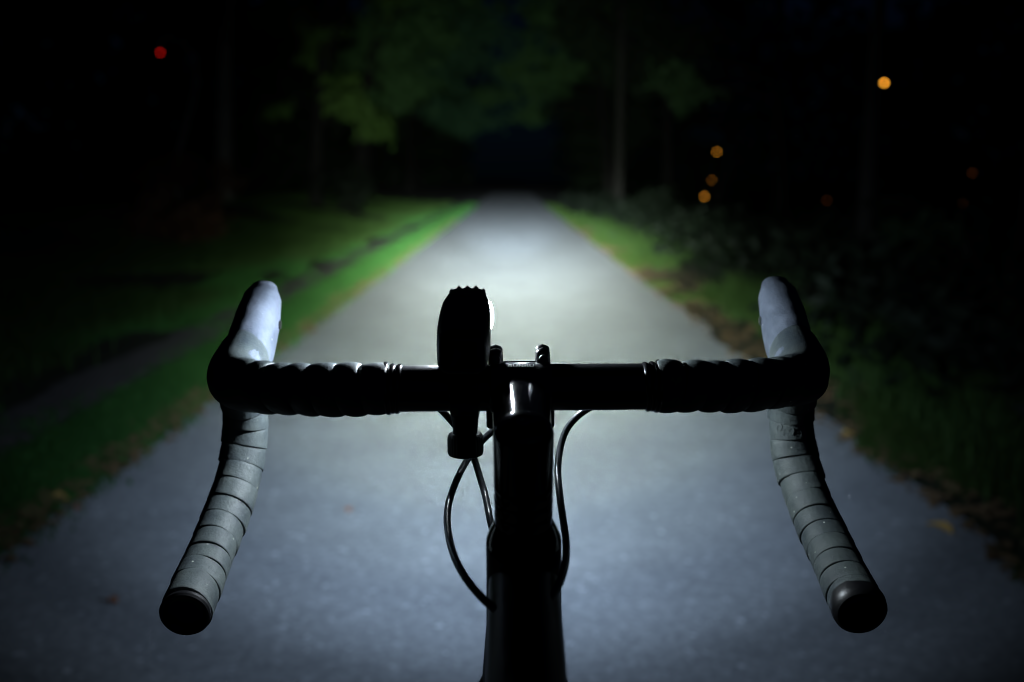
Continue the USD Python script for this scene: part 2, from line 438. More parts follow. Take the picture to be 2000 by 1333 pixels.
M["leaf_ochre"] = leaf_mat("ochre_leaf", (0.28, 0.18, 0.05), (0.28, 0.18, 0.05), (0.28, 0.18, 0.05), 0.1)
M["leaf_rust"] = leaf_mat("rust_leaf", (0.16, 0.07, 0.035), (0.16, 0.07, 0.035), (0.16, 0.07, 0.035), 0.1)
for k, (px, py, s, m, lab) in enumerate([
        (1832, 1040, .075, "leaf_ochre", "yellow fallen leaf lying alone on the asphalt near the right path edge"),
        (108, 985, .08, "leaf_ochre", "ochre fallen leaf against the left grass edge of the path"),
        (158, 998, .05, "leaf_rust", "small rust brown leaf on asphalt beside the ochre leaf at the left edge"),
        (218, 1182, .04, "leaf_rust", "small reddish leaf on asphalt left of the handlebar end"),
        (1660, 855, .07, "leaf_ochre", "pale yellow leaf on asphalt just right of the right drop"),
        (680, 1000, .03, "leaf_rust", "tiny brown leaf fragment between the left drop and the cable loop")]):
    q = ground_point(px, py)
    t = thing("fallen_leaf", lab, "leaf", (q[0], q[1], 0.003), 40 + 67 * k, "single leaves lying on the asphalt")
    obj("leaf_blade", leaf_shape(90 + k, s), M[m], t, smooth=True)
    obj("leaf_stalk", sweep([(0, -s * .6, .006), (0.004, -s * .85, .008), (.008, -s * 1.05, .006)], .0012, n=5, m=5), M["litter"], t)

# ------------------------------------------------------------------ trees


def leaf_cloud(seed, centers, radii, n, size, flat=0.6):
    r = np.random.default_rng(seed)
    k = r.integers(0, len(centers), n)
    p = centers[k] + r.normal(0, 1, (n, 3)) * (radii[k][:, None] * [0.5, 0.5, 0.36])
    s = size * r.uniform(0.6, 1.4, n)
    a = r.normal(0, 1, (n, 3))
    a[:, 2] *= flat
    a /= np.linalg.norm(a, axis=1, keepdims=True)
    b = np.cross(a, r.normal(0, 1, (n, 3)))
    b /= np.linalg.norm(b, axis=1, keepdims=True)
    a, b = a * s[:, None], b * (s * 0.45)[:, None]
    v = np.stack([p - a, p + b, p + a, p - b], 1).reshape(-1, 3)
    i = np.arange(n)[:, None] * 4
    return trimesh.Trimesh(v, np.vstack([i + [0, 1, 2], i + [0, 2, 3]]), process=False)


def crown_clumps(seed, center, radius, count):
    r = np.random.default_rng(seed)
    d = r.normal(0, 1, (count, 3))
    d /= np.linalg.norm(d, axis=1, keepdims=True)
    rad = r.uniform(0.45, 1.0, count) ** 0.6
    return np.asarray(center) + d * rad[:, None] * np.asarray(radius), r.uniform(0.55, 1.15, count) * np.mean(radius) * 0.28


def tree(name, label, x, y, h, trunk_r, crown_c, crown_r, clumps, leaves, size, leafm, seed, lean=(0, 0), group=None, boughs=(), barkm="bark"):
    z0 = float(ground_z(x, y)) - 0.06
    t = thing(name, label, "tree", (x, y, z0), group=group)
    r = np.random.default_rng(seed)
    top = np.array([lean[0], lean[1], h * 0.8])
    pts_ = [(0, 0, 0), (0.02, 0, h * .06), tuple(top * [.2, .2, 0] + [r.normal(0, .05), r.normal(0, .05), h * .3]), tuple(top * [.5, .5, 0] + [0, 0, h * .55]), tuple(top)]
    obj("trunk", sweep(pts_, [trunk_r * 1.35, trunk_r * 1.08, trunk_r * .92, trunk_r * .65, trunk_r * .2], n=18, m=14), M[barkm], t)
    c, rad = crown_clumps(seed, crown_c, crown_r, clumps)
    ends = [c[k * 3 % clumps] for k in range(5)]
    clouds = [leaf_cloud(seed + 1, c, rad, leaves, size)]
    for k, (bx, by, bz, br) in enumerate(boughs):
        e = np.array([bx - x, by - y, bz - z0])
        ends.append(e)
        d = e - [top[0] * .4, top[1] * .4, e[2] + .6]
        d /= max(np.linalg.norm(d), .1)
        cc = e + np.outer(r.uniform(-1.1, .8, 9), d) * br + r.normal(0, .38, (9, 3)) * br * [1, 1, .7]
        cc[:, 2] -= .25 * br * (r.uniform(0, 1, 9))
        clouds.append(leaf_cloud(seed + 50 + k, cc, np.full(9, br * .62), int(330 * br * br) + 120, size * .8, flat=1.6))
    for k, e in enumerate(ends):
        s = np.array([top[0] * .4, top[1] * .4, min(h * (0.36 + 0.06 * (k % 6)), max(e[2] - .2, h * .25))])
        mid = (s + e) / 2 + [0, 0, 0.3]
        obj("limb", sweep([tuple(s), tuple(mid), tuple(e)], [trunk_r * .36, trunk_r * .2, trunk_r * .07], n=8, m=7), M["bark"], t)
    obj("crown", join(*clouds), M[leafm], t, smooth=False)
    return t


def bough(px, py, y, r):
    return (*at(px, py, y), r)


G = "trees lining the path"
TREES = [
    # label, x, y, h, trunk_r, crown centre (relative), crown radii, clumps, leaves, leaf size, material, boughs, bark
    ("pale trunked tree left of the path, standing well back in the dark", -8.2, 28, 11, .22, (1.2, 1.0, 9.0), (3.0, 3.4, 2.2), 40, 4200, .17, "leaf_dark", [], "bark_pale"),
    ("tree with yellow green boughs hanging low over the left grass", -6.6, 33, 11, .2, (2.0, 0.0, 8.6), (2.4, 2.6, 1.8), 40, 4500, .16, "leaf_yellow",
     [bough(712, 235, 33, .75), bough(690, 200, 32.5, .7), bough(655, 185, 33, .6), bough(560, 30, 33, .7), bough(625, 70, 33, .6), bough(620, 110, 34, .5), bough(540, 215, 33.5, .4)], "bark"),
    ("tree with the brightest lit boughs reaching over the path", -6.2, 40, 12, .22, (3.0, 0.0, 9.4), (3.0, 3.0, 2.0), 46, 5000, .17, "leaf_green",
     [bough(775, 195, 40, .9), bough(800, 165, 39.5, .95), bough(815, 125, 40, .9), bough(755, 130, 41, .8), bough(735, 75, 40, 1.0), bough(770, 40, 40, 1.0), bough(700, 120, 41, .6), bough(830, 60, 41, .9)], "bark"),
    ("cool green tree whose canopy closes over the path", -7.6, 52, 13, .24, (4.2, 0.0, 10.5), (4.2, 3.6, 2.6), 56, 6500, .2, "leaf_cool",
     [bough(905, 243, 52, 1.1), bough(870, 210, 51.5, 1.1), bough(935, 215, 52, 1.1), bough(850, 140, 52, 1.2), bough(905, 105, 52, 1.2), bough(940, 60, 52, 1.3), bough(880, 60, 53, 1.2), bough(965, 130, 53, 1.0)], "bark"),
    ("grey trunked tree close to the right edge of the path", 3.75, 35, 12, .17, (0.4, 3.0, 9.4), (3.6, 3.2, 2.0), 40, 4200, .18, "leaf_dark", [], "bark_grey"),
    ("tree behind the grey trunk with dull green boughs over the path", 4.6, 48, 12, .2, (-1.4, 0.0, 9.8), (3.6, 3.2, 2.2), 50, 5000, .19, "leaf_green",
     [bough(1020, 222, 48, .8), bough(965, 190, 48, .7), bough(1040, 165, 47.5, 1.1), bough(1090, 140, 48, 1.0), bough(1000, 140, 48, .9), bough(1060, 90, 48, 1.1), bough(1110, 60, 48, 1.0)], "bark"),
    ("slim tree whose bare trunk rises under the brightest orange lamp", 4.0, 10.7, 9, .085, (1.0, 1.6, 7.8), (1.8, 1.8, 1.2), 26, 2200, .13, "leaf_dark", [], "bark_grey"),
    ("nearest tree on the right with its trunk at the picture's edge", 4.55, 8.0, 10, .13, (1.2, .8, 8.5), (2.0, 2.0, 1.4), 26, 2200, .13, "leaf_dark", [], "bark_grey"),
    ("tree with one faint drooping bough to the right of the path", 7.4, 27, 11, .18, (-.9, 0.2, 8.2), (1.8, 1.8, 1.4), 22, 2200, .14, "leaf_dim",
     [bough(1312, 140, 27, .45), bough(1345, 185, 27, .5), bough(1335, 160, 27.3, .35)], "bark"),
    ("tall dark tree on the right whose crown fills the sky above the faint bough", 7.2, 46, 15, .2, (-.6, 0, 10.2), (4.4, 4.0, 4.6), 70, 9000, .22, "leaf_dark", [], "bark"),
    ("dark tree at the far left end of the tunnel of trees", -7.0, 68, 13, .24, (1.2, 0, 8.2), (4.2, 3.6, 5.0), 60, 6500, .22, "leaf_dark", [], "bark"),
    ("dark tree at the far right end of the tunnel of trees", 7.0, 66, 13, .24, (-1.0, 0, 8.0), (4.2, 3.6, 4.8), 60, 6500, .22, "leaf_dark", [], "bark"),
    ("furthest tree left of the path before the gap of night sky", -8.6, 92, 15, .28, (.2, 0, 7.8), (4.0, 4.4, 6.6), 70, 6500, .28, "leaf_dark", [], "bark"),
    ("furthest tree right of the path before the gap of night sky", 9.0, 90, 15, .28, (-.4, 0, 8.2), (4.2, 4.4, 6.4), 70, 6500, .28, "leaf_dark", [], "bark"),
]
for k, (lab, x, y, h, tr, cc, cr, cl, nlv, sz, lm, bg, bk) in enumerate(TREES):
    tree("tree", lab, x, y, h, tr, cc, cr, cl, nlv, sz, lm, 300 + 7 * k, lean=(cc[0] * .5, cc[1] * .4), group=G, boughs=bg, barkm=bk)

# far-off wood that reads as one dark mass behind the rows
r_ = np.random.default_rng(77)


def wood_band(a, b, depth, height, base, n, seed):
    r = np.random.default_rng(seed)
    t = r.uniform(0, 1, n)
    p = np.outer(1 - t, a) + np.outer(t, b)
    d = np.array([-(b[1] - a[1]), b[0] - a[0]])
    d = d / np.linalg.norm(d)
    p = p + np.outer(r.uniform(-.5, .5, n) * depth, d)
    hh = height * (0.75 + 0.5 * meshkit.fbm(np.stack([p[:, 0] * .12, p[:, 1] * .12, 0 * t], -1), 3, seed))
    z = base + hh * r.uniform(0, 1, n)
    c = np.stack([p[:, 0], p[:, 1], z], 1)
    return c


wc = np.vstack([wood_band((-19, -12), (-15, 110), 6, 15, -.5, 9000, 1), wood_band((-15, 110), (-9.5, 160), 7, 16, -.5, 2600, 2),
                wood_band((31, -12), (32, 95), 6, 17, -4, 9000, 3), wood_band((32, 95), (10, 160), 8, 20, -4, 5000, 4)])
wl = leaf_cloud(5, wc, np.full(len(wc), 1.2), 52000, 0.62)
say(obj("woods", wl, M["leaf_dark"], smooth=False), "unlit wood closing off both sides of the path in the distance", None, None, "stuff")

# shrubs


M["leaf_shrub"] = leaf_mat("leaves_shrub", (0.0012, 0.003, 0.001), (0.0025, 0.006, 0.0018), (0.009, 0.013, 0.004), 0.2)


def shrub(label, x, y, h, w, leafm, seed, n=1100, size=.07):
    t = thing("shrub", label, "shrub", (x, y, float(ground_z(x, y)) - .03), group="shrubs at the foot of the trees")
    c, rad = crown_clumps(seed, (0, 0, h * .55), (w / 2, w / 2, h * .42), 18)
    for k in range(4):
        obj("stem", sweep([(0.03 * k - .05, 0, 0), tuple(c[k] * [.4, .4, .55]), tuple(c[k])], [.02, .013, .005], n=7, m=6), M["bark"], t)
    obj("foliage", leaf_cloud(seed + 3, c, rad * 1.3, n, size), M[leafm], t, smooth=False)


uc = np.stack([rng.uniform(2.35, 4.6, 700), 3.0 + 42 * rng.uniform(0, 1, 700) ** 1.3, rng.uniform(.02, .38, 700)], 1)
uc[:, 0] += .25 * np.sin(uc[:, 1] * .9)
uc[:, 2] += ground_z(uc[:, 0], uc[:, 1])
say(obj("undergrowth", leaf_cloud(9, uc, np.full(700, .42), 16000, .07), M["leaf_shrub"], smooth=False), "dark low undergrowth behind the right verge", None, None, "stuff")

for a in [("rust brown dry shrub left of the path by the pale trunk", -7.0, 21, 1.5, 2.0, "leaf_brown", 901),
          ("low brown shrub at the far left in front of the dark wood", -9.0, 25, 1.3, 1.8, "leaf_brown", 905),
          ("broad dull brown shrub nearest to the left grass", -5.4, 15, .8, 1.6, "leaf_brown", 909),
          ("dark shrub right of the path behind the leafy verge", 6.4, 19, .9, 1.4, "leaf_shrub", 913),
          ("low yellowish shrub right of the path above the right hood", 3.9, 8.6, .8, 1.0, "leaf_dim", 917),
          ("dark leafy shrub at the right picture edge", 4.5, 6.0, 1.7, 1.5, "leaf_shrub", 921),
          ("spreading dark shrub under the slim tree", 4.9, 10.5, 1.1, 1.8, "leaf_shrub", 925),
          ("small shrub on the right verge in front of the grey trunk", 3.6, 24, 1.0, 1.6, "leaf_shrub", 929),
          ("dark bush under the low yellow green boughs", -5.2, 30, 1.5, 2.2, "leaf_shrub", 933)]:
    shrub(*a)

# ------------------------------------------------------------------ distant lamps
BULB = trimesh.creation.icosphere(subdivisions=3, radius=1.0)


def lamp_post(label, px, py, y, r, color, strength, name="street_lamp", cat="street lamp", group="orange lamps beyond the trees on the right"):
    q = at(px, py, y)
    z0 = float(ground_z(q[0], q[1]))
    t = thing(name, label, cat, (q[0], q[1], z0 - .05), group=group)
    h = q[2] - z0 + .05
    m = BULB.copy()
    m.apply_scale([r, r, r * .8])
    obj("bulb", moved(m, (0, 0, h)), glow(f"{name}_glow_{px}", color, strength), t, smooth=True)
    arm = sweep([(0.5, .3, 0), (0.5, .3, h * .6), (0.48, .28, h + .25), (0.28, .16, h + .36), (0, 0, h + .3)], [.06, .045, .035, .03, .03], n=18, m=8)
    obj("pole", arm, M["pole"], t)
    obj("lamp_cover", lathe([(.02, .34), (r * .9, .28), (r * 1.3, r * .6), (r * 1.22, r * .5), (.01, r * .84)], (0, 0, h), (0, 0, 1), m=20), M["pole"], t)


OR = (1.0, 0.38, 0.03)
for a in [("brightest orange street lamp, high above the slim tree trunk", 1727, 162, 45, .06, OR, 15.0),
          ("orange street lamp topmost of the three stacked in a column", 1400, 297, 70, .07, OR, 4.6),
          ("dim orange lamp in the middle of the three stacked in a column", 1390, 352, 85, .07, OR, 1.7),
          ("orange lamp lowest of the three stacked in a column", 1376, 384, 60, .07, OR, 4.4),
          ("faint reddish lamp low between the lamp column and the slim tree", 1615, 392, 60, .06, (1, .3, .05), .30),
          ("faint orange lamp high of three at the right edge", 1899, 338, 55, .06, (1, .3, .05), .30),
          ("faint orange lamp low left of three at the right edge", 1879, 398, 58, .06, (1, .3, .05), .30),
          ("faint orange lamp low right of three at the right edge", 1911, 398, 62, .06, (1, .3, .05), .30)]:
    lamp_post(*a)
lamp_post("single red signal lamp on a tall pole far left above the trees", 313, 103, 24, .032, (1.0, 0.012, 0.008), 2.4, "signal_lamp", "signal lamp", None)

# ------------------------------------------------------------------ the bicycle
BX, BZ, ROLL, STEER = 0.0073, 0.98, math.radians(-0.42), math.radians(0.45)
STEERING = True     # while True, parts turn with the fork (a touch to the left)
bike = thing("bicycle", "black drop bar bicycle seen from its saddle, standing on the lit asphalt path", "bicycle")


def W(p):
    """Bicycle space (origin at the middle of the handlebar clamp, x right, y forward, z up) to the world; the bicycle leans a little to the left."""
    p = np.atleast_2d(np.asarray(p, float))
    if STEERING:
        c, s = math.cos(STEER), math.sin(STEER)
        p = np.stack([c * p[:, 0] - s * (p[:, 1] + .1255), s * p[:, 0] + c * (p[:, 1] + .1255) - .1255, p[:, 2]], 1)
    c, s = math.cos(ROLL), math.sin(ROLL)
    q = np.stack([c * p[:, 0] + s * p[:, 2], p[:, 1], -s * p[:, 0] + c * p[:, 2]], 1) + [BX, 0, BZ]
    return q


def wm(mesh):
    m = mesh.copy()
    m.vertices = W(m.vertices)
    return m


def part(name, mesh, mt, parent=None, smooth=35):
    return obj(name, wm(mesh), M[mt] if isinstance(mt, str) else mt, bike if parent is None else parent, smooth)


half = np.array([(0, 0, 0), (.05, 0, 0), (.10, 0, 0), (.155, .0, 0), (.199, .009, 0), (.2265, .036, -.001), (.2335, .070, -.008), (.2360, .096, -.036),
                 (.2405, .094, -.082), (.2480, .060, -.122), (.2520, .010, -.147), (.2515, -.040, -.160)])
bar_path, _ = spline(np.vstack([half[:0:-1] * [-1, 1, 1], half]), 161)
mid = 80
handlebar = part("handlebar", sweep(bar_path[::1], [(.0170 if abs(p[0]) > .11 else .0178) for p in bar_path], n=161, m=28, round_ends=False), "bar")

# right-hand path by arc length, for the tape
rp, _ = spline(half, 400)
arc = np.r_[0, np.cumsum(np.linalg.norm(np.diff(rp, axis=0), axis=1))]
r_tan, r_side, r_up = frames(rp)
R_TAPE = .0186


def on_path(s, mirror):
    out = [np.stack([np.interp(s, arc, a[:, k]) for k in range(3)], -1) for a in (rp, r_side, r_up)]
    if mirror:
        out = [o * [-1, 1, 1] for o in out]
    return out


def wrap(s0, s1, side, flip, tilt, phase, fat=0.0, seed=0):
    us = np.array([0, .05, .16, .32, .5, .68, .84, .94, .985, 1.0, 1.0])
    dr = np.array([-.0022, -.0010, .0000, .0009, .0015, .0016, .0012, .0006, .0001, -.0004, -.0022]) if flip else \
        np.array([-.0022, -.0004, .0003, .0006, .0008, .0009, .0010, .0010, .0008, .0003, -.0014])
    m = 40
    th = np.linspace(0, 2 * np.pi, m, endpoint=False)
    rings = []
    for u, d in zip(us, dr):
        uu = 1 - u if flip else u
        s = s0 + (s1 - s0) * uu + tilt * np.cos(th - phase)
        c, a, b = on_path(np.clip(s, 0, arc[-1]), side < 0)
        wob = 0.0005 * np.sin(2 * th + seed * 1.7) + 0.0003 * np.sin(3 * th + seed)
        r = R_TAPE + d + fat + wob * (u > .1)
        rings.append(c + a * (np.cos(th) * r)[:, None] + b * (np.sin(th) * r)[:, None])
    return skin(np.array(rings))


S_END = arc[-1]
for side in (-1, 1):
    rr = np.random.default_rng(5 + side)
    # shiny finishing tape with wrinkled turns where the wrapping stops
    fs = .0905 if side < 0 else .094
    for k in range(3):
        a = fs + .0042 * k
        part("finishing_tape", wrap(a, a + .0062, side, True, .0012 * (k - 1), 1.5, -.0008 + .0004 * k, k), "electrical", handlebar)
    s = fs + .010
    k = 0
    edges = [s]
    while s < .205:
        s += .0172 * rr.uniform(.93, 1.1)
        edges.append(s)
    while s < .305:
        s += .026 * rr.uniform(.95, 1.05)
        edges.append(s)
    while s < S_END - .008:
        s += .0178 * rr.uniform(.94, 1.1)
        edges.append(min(s, S_END))
    edges[-1] = S_END
    for k, (a, b) in enumerate(zip(edges[:-1], edges[1:])):
        top = b < .21
        tilt = (.0042 if top else .0024) * rr.uniform(.7, 1.2) * (1 if side > 0 else 1)
        ov = .16 * (b - a)
        part("tape_wrap", wrap(a - (0 if top else ov), b + (ov if top else 0), side, top, tilt if k else 0, 1.2 if top else (0.7 if side > 0 else 2.4), (.0005 if top else .0) + rr.normal(0, .0002) + (.0012 if .2 < a < .3 else 0), k + 3 * side), "tape", handlebar, 50)
    # end plug
    c, a, b = on_path(np.array([S_END - .004, S_END]), side < 0)
    ax = (c[1] - c[0]) / np.linalg.norm(c[1] - c[0])
    prof = [(.010, -.012), (.0165, -.001), (.0188, .0005), (.0190, .0035), (.0178, .0052), (.0158, .0050), (.0140, .0025), (.0125, .0018), (.002, .0022)] if side < 0 else \
           [(.010, -.012), (.0170, -.006), (.0198, -.004), (.0206, .003), (.0198, .0085), (.0175, .0115), (.0150, .0118), (.0128, .0085), (.011, .0078), (.002, .0076)]
    part("end_plug", lathe(prof, c[1], ax, m=40), "plug", handlebar)
    # brake lever: hood and blade
    X = lambda pts_: [(side * p[0] + (.0065 * min(max((p[1] - .05) / .09, 0), 1) if side > 0 else -.001), p[1], p[2]) for p in pts_]
    hood = sweep(X([(.2265, .038, -.0005), (.2310, .062, .0010), (.2320, .090, .0045), (.2316, .116, .0170), (.2308, .138, .0340), (.2304, .156, .0515), (.2304, .164, .0585)]),
                 [.0202, .0214, .0190, .0192, .0190, .0168, .0122], [.0200, .0225, .0265, .0280, .0245, .0160, .0098], n=40, m=36, power=2.3)
    collar = sweep(X([(.2180, .024, .0), (.2275, .042, .0005), (.2325, .068, .0020), (.2332, .092, .0060), (.2332, .102, .0090)]), [.0200, .0216, .0228, .0216, .0195], [.0200, .0216, .0242, .0278, .0262], n=26, m=40, round_ends=False)
    part("tape_wrap", collar, "tape", handlebar, 50)
    v = hood.vertices
    hood.vertices = v + (meshkit.fbm(v * 45.0, 3, 3 + side)[:, None] - .5) * .0016 * hood.vertex_normals
    lever = part("brake_lever", hood, "hood", smooth=60)
    part("lever_blade", sweep(X([(.2308, .158, .046), (.233, .172, .024), (.240, .174, -.014), (.250, .150, -.056), (.254, .134, -.082)]), [.007, .0085, .0085, .008, .006], [.006, .005, .004, .0035, .003], n=22, m=14, up=(0, 1, 0)), "lever", lever)
    part("lever_pivot", lathe([(.0, -.0205), (.004, -.0203), (.0045, -.018), (.0045, .018), (.004, .0203), (0, .0205)], X([(.2312, .139, .030)])[0], (1, 0, 0), m=14), "bolt", lever)
# embossed letters on the tape at the right drop
s_l = float(np.interp(.0, [0, 1], [.337, .34]))
c, a, b = on_path(np.array([s_l, s_l + .004]), False)
tn = (c[1] - c[0]) / np.linalg.norm(c[1] - c[0])
fc = np.array([-.16, -.75, .16]) - c[0]
fc = fc - tn * (fc @ tn)
fc /= np.linalg.norm(fc)
sd = np.cross(tn, fc)
sd = sd if sd[0] > 0 else -sd
for k, ch in enumerate("oma"):
    g = meshkit.text_mesh(ch, .0085, .0006)
    base = g.bounds.mean(0)
    v = g.vertices - [base[0], 0, 0]
    v[:, 0] += v[:, 1] * .3
    ang = -.42 + .40 * k
    rad = np.cos(ang) * fc + np.sin(ang) * sd
    tg = np.cos(ang) * sd - np.sin(ang) * fc
    g.vertices = c[0] + tn * (.0035 * k) + rad * (R_TAPE + .0009) + np.outer(v[:, 0], tg) - np.outer(v[:, 1], tn) + np.outer(v[:, 2], rad)
    part("embossed_letter", g, "tape", handlebar, False)

# stem
UP = np.array([0, -.2924, .9563])
SA = np.array([0, -.1255 + .2924 * .006, -.0125 - .9563 * .006])
stem = part("stem", sweep([(0, -.010, -.0015), (0, -.055, -.0062), (0, -.116, -.0120)], [.0218, .0206, .0192], [.0130, .0134, .0138], n=16, m=64), "stem", smooth=True)
part("bar_clamp", lathe([(.012, -.0232), (.0186, -.0230), (.0192, -.0222), (.0192, .0222), (.0186, .0230), (.012, .0232)], (0, -.0004, 0), (1, 0, 0), m=56), "face", stem)
part("steerer_clamp", lathe([(.012, -.0212), (.0187, -.0210), (.0195, -.0200), (.0195, .0165), (.0191, .0180), (.012, .0183)], SA, UP, m=56), "stem", stem)
part("top_cap", lathe([(.0182, .0178), (.0191, .0184), (.0186, .0208), (.0162, .0236), (.0122, .0256), (.0075, .0264), (.0052, .0252), (.0045, .0246), (.001, .0246)], SA, UP, m=48), "stem", stem)
part("cap_bolt", lathe([(.0044, .0230), (.0044, .0252), (.0036, .0258), (.0026, .0256), (.0022, .0246), (.0005, .0244)], SA, UP, m=24), "bolt", stem)
for sx in (-1, 1):
    lx = -.0186 if sx < 0 else .0176
    part("clamp_lug", sweep([(lx, .0028, .008), (lx, .0028, .018), (lx, .0028, .0264)], [.0066, .0055, .0052], [.0072, .0060, .0053], n=14, m=24, up=(0, 1, 0)), "face", stem)
    part("faceplate_lug", sweep([(lx, .0135, .006), (lx, .0135, .018), (lx, .0135, .0272)], [.0066, .0058, .0054], [.0058, .0056, .0052], n=14, m=24, up=(0, 1, 0)), "face", stem)
    part("clamp_bolt", lathe([(.0002, -.0072), (.0030, -.0070), (.0030, .0215), (.0042, .022), (.0042, .026), (.0025, .0265), (.0005, .0245)], (lx, 0, .0232), (0, 1, 0), m=18), "bolt", stem)
    low = rbox((.0098, .013, .020), .0028)
    part("lower_lug", moved(low, (sx * .0212, .002, -.0215)), "face", stem)
# faceplate: front half of the clamp, with the maker's mark on top
th = np.linspace(-.5 * np.pi + .55, .5 * np.pi - .55, 20)
outer, inner = .0215, .0185
ring = np.vstack([np.stack([np.cos(th) * outer, np.sin(th) * outer], 1), np.stack([np.cos(th[::-1]) * inner, np.sin(th[::-1]) * inner], 1)])
from shapely.geometry import Polygon
fp = trimesh.creation.extrude_polygon(Polygon(ring), .0445, engine="earcut")
v = fp.vertices.copy()
fp.vertices = np.stack([v[:, 2] - .02225, v[:, 0] + .0012, v[:, 1]], 1)
if fp.volume < 0:
    fp.invert()
part("faceplate", fp, "face", stem)


def on_clamp(mesh2d, x, ang0):
    """Bend flat lettering round the clamp: ang0 is measured from straight up, positive towards the rider."""
    m = mesh2d.copy()
    for _ in range(1):
        m = m.subdivide()
    v = m.vertices
    R = .0193
    a = ang0 - v[:, 1] / R
    m.vertices = np.stack([x + v[:, 0], -np.sin(a) * (R + v[:, 2]) - .0004, np.cos(a) * (R + v[:, 2])], 1)
    return m


txt = meshkit.text_mesh("SUNRU", .0034, .00012, bold=True)
txt.apply_scale([1.25, 1, 1])
txt.apply_translation([-txt.bounds.mean(0)[0], 0, 0])
part("maker_lettering", on_clamp(txt, .0005, .42), "white", stem, False)
quads = [np.array([(-.0052, 0), (.0010, 0), (.0052, .0036), (-.0010, .0036)]), np.array([(-.0012, -.0022), (.0050, -.0022), (.0092, .0014), (.0030, .0014)]) - [.002, 0]]
em = []
for q in quads:
    e = trimesh.creation.extrude_polygon(Polygon(q), .00012, engine="earcut")
    em.append(e)
emb = join(*em)
part("maker_emblem", on_clamp(moved(emb, (0, .0062, 0)), 0, .42), "white", stem, False)

# steering column below the stem
for k in range(3):
    t0 = -.0222 - .0098 * (k + 1) + .0002
    part("spacer", lathe([(.012, t0), (.0189, t0 + .0003), (.0194, t0 + .0012), (.0194, t0 + .0084), (.0189, t0 + .0093), (.012, t0 + .0096)], SA, UP, m=48), "stem")
SA = SA + UP * .009
STEERING = False
frame = part("head_tube", lathe([(.010, -.2050), (.0300, -.2045), (.0304, -.198), (.0266, -.150), (.0257, -.105), (.0255, -.0790), (.0247, -.0780), (.010, -.0775)], SA, UP, m=56), "paint")
part("headset_cover", lathe([(.010, -.0776), (.0252, -.0772), (.0253, -.0758), (.0229, -.0690), (.0203, -.0632), (.0196, -.0616), (.010, -.0614)], SA, UP, m=56), "stem")


def down(t):
    return SA + UP * t


tt0 = down(-.108)
part("top_tube", sweep([tuple(tt0), (0, -.23, -.134), (0, -.42, -.162), (0, -.66, -.198)], [.0240, .0238, .0225, .0175], [.0230, .0220, .0195, .0165], n=30, m=36, power=2.2), "paint")
bb = (0, -.47, .27 - BZ)
part("down_tube", sweep([tuple(down(-.175)), (0, -.24, -.42), bb], [.028, .027, .025], n=20, m=28), "paint")
part("seat_tube", sweep([bb, (0, -.57, -.45), (0, -.65, -.19)], [.019, .0175, .0165], n=16, m=22), "paint")
AX_F, AX_R = (0, .130, .342 - BZ), (0, -.86, .342 - BZ)
for sx in (-1, 1):
    part("chain_stay", sweep([(sx * .03, -.47, .27 - BZ), (sx * .045, -.6, .30 - BZ), (sx * .066, -.86, .342 - BZ)], [.012, .010, .008], n=12, m=14), "paint")
    part("seat_stay", sweep([(sx * .018, -.637, -.23), (sx * .04, -.73, -.42), (sx * .066, -.86, .342 - BZ)], [.009, .008, .007], n=12, m=14), "paint")
STEERING = True
for sx in (-1, 1):
    part("fork_leg", sweep([tuple(down(-.206) + [sx * .012, 0, 0]), tuple(down(-.255) + [sx * .031, .004, 0]), (sx * .037, .045, -.40), (sx * .047, .130, .342 - BZ)], [.015, .012, .010, .008], [.019, .018, .015, .010], n=24, m=18), "paint")
part("steerer_crown", lathe([(.010, -.2420), (.024, -.2400), (.0300, -.222), (.0305, -.2065), (.010, -.2056)], SA, UP, m=40), "paint")


def wheel(name, c, n_spokes):
    c = np.asarray(c)
    R = c[2] + BZ - 0.0015
    hub = part(name, lathe([(.008, -.05), (.012, -.048), (.012, -.040), (.022, -.034), (.022, -.030), (.010, -.026), (.010, .026), (.022, .030), (.022, .034), (.012, .040), (.012, .048), (.008, .05)], c, (1, 0, 0), m=28), "rim")
    tr, rm = .016, .010
    prof = lambda r0, rx, rz: [(r0 + rz * math.cos(a), rx * math.sin(a)) for a in np.linspace(-np.pi, np.pi, 17)]
    part("tyre", lathe(prof(R - tr, tr, tr), c, (1, 0, 0), m=90), "rubber", hub)
    part("rim", lathe(prof(R - .045, rm, .018), c, (1, 0, 0), m=90), "rim", hub)
    for k in range(n_spokes):
        a = 2 * np.pi * k / n_spokes
        sx = 1 if k % 2 else -1
        b = a + (.5 if k % 4 < 2 else -.5)
        p0 = c + [sx * .032, .020 * math.sin(b), .020 * math.cos(b)]
        p1 = c + [0, (R - .06) * math.sin(a), (R - .06) * math.cos(a)]
        part("spoke", sweep([tuple(p0), tuple((p0 + p1) / 2), tuple(p1)], .0011, n=3, m=5, round_ends=False, up=(1, 0, 0)), "spoke", hub)


wheel("front_wheel", AX_F, 24)
STEERING = False
wheel("rear_wheel", AX_R, 24)
STEERING = True

# hoses and cables


def hose(name, pix, ends=None):
    pts_ = [at(a, b, y) for a, b, y in pix]
    pts_ = (list(ends[0]) if ends and ends[0] else []) + pts_ + (list(ends[1]) if ends and ends[1] else [])
    return obj(name, sweep(pts_, .0027, n=70, m=14), M["hose"], bike, True)


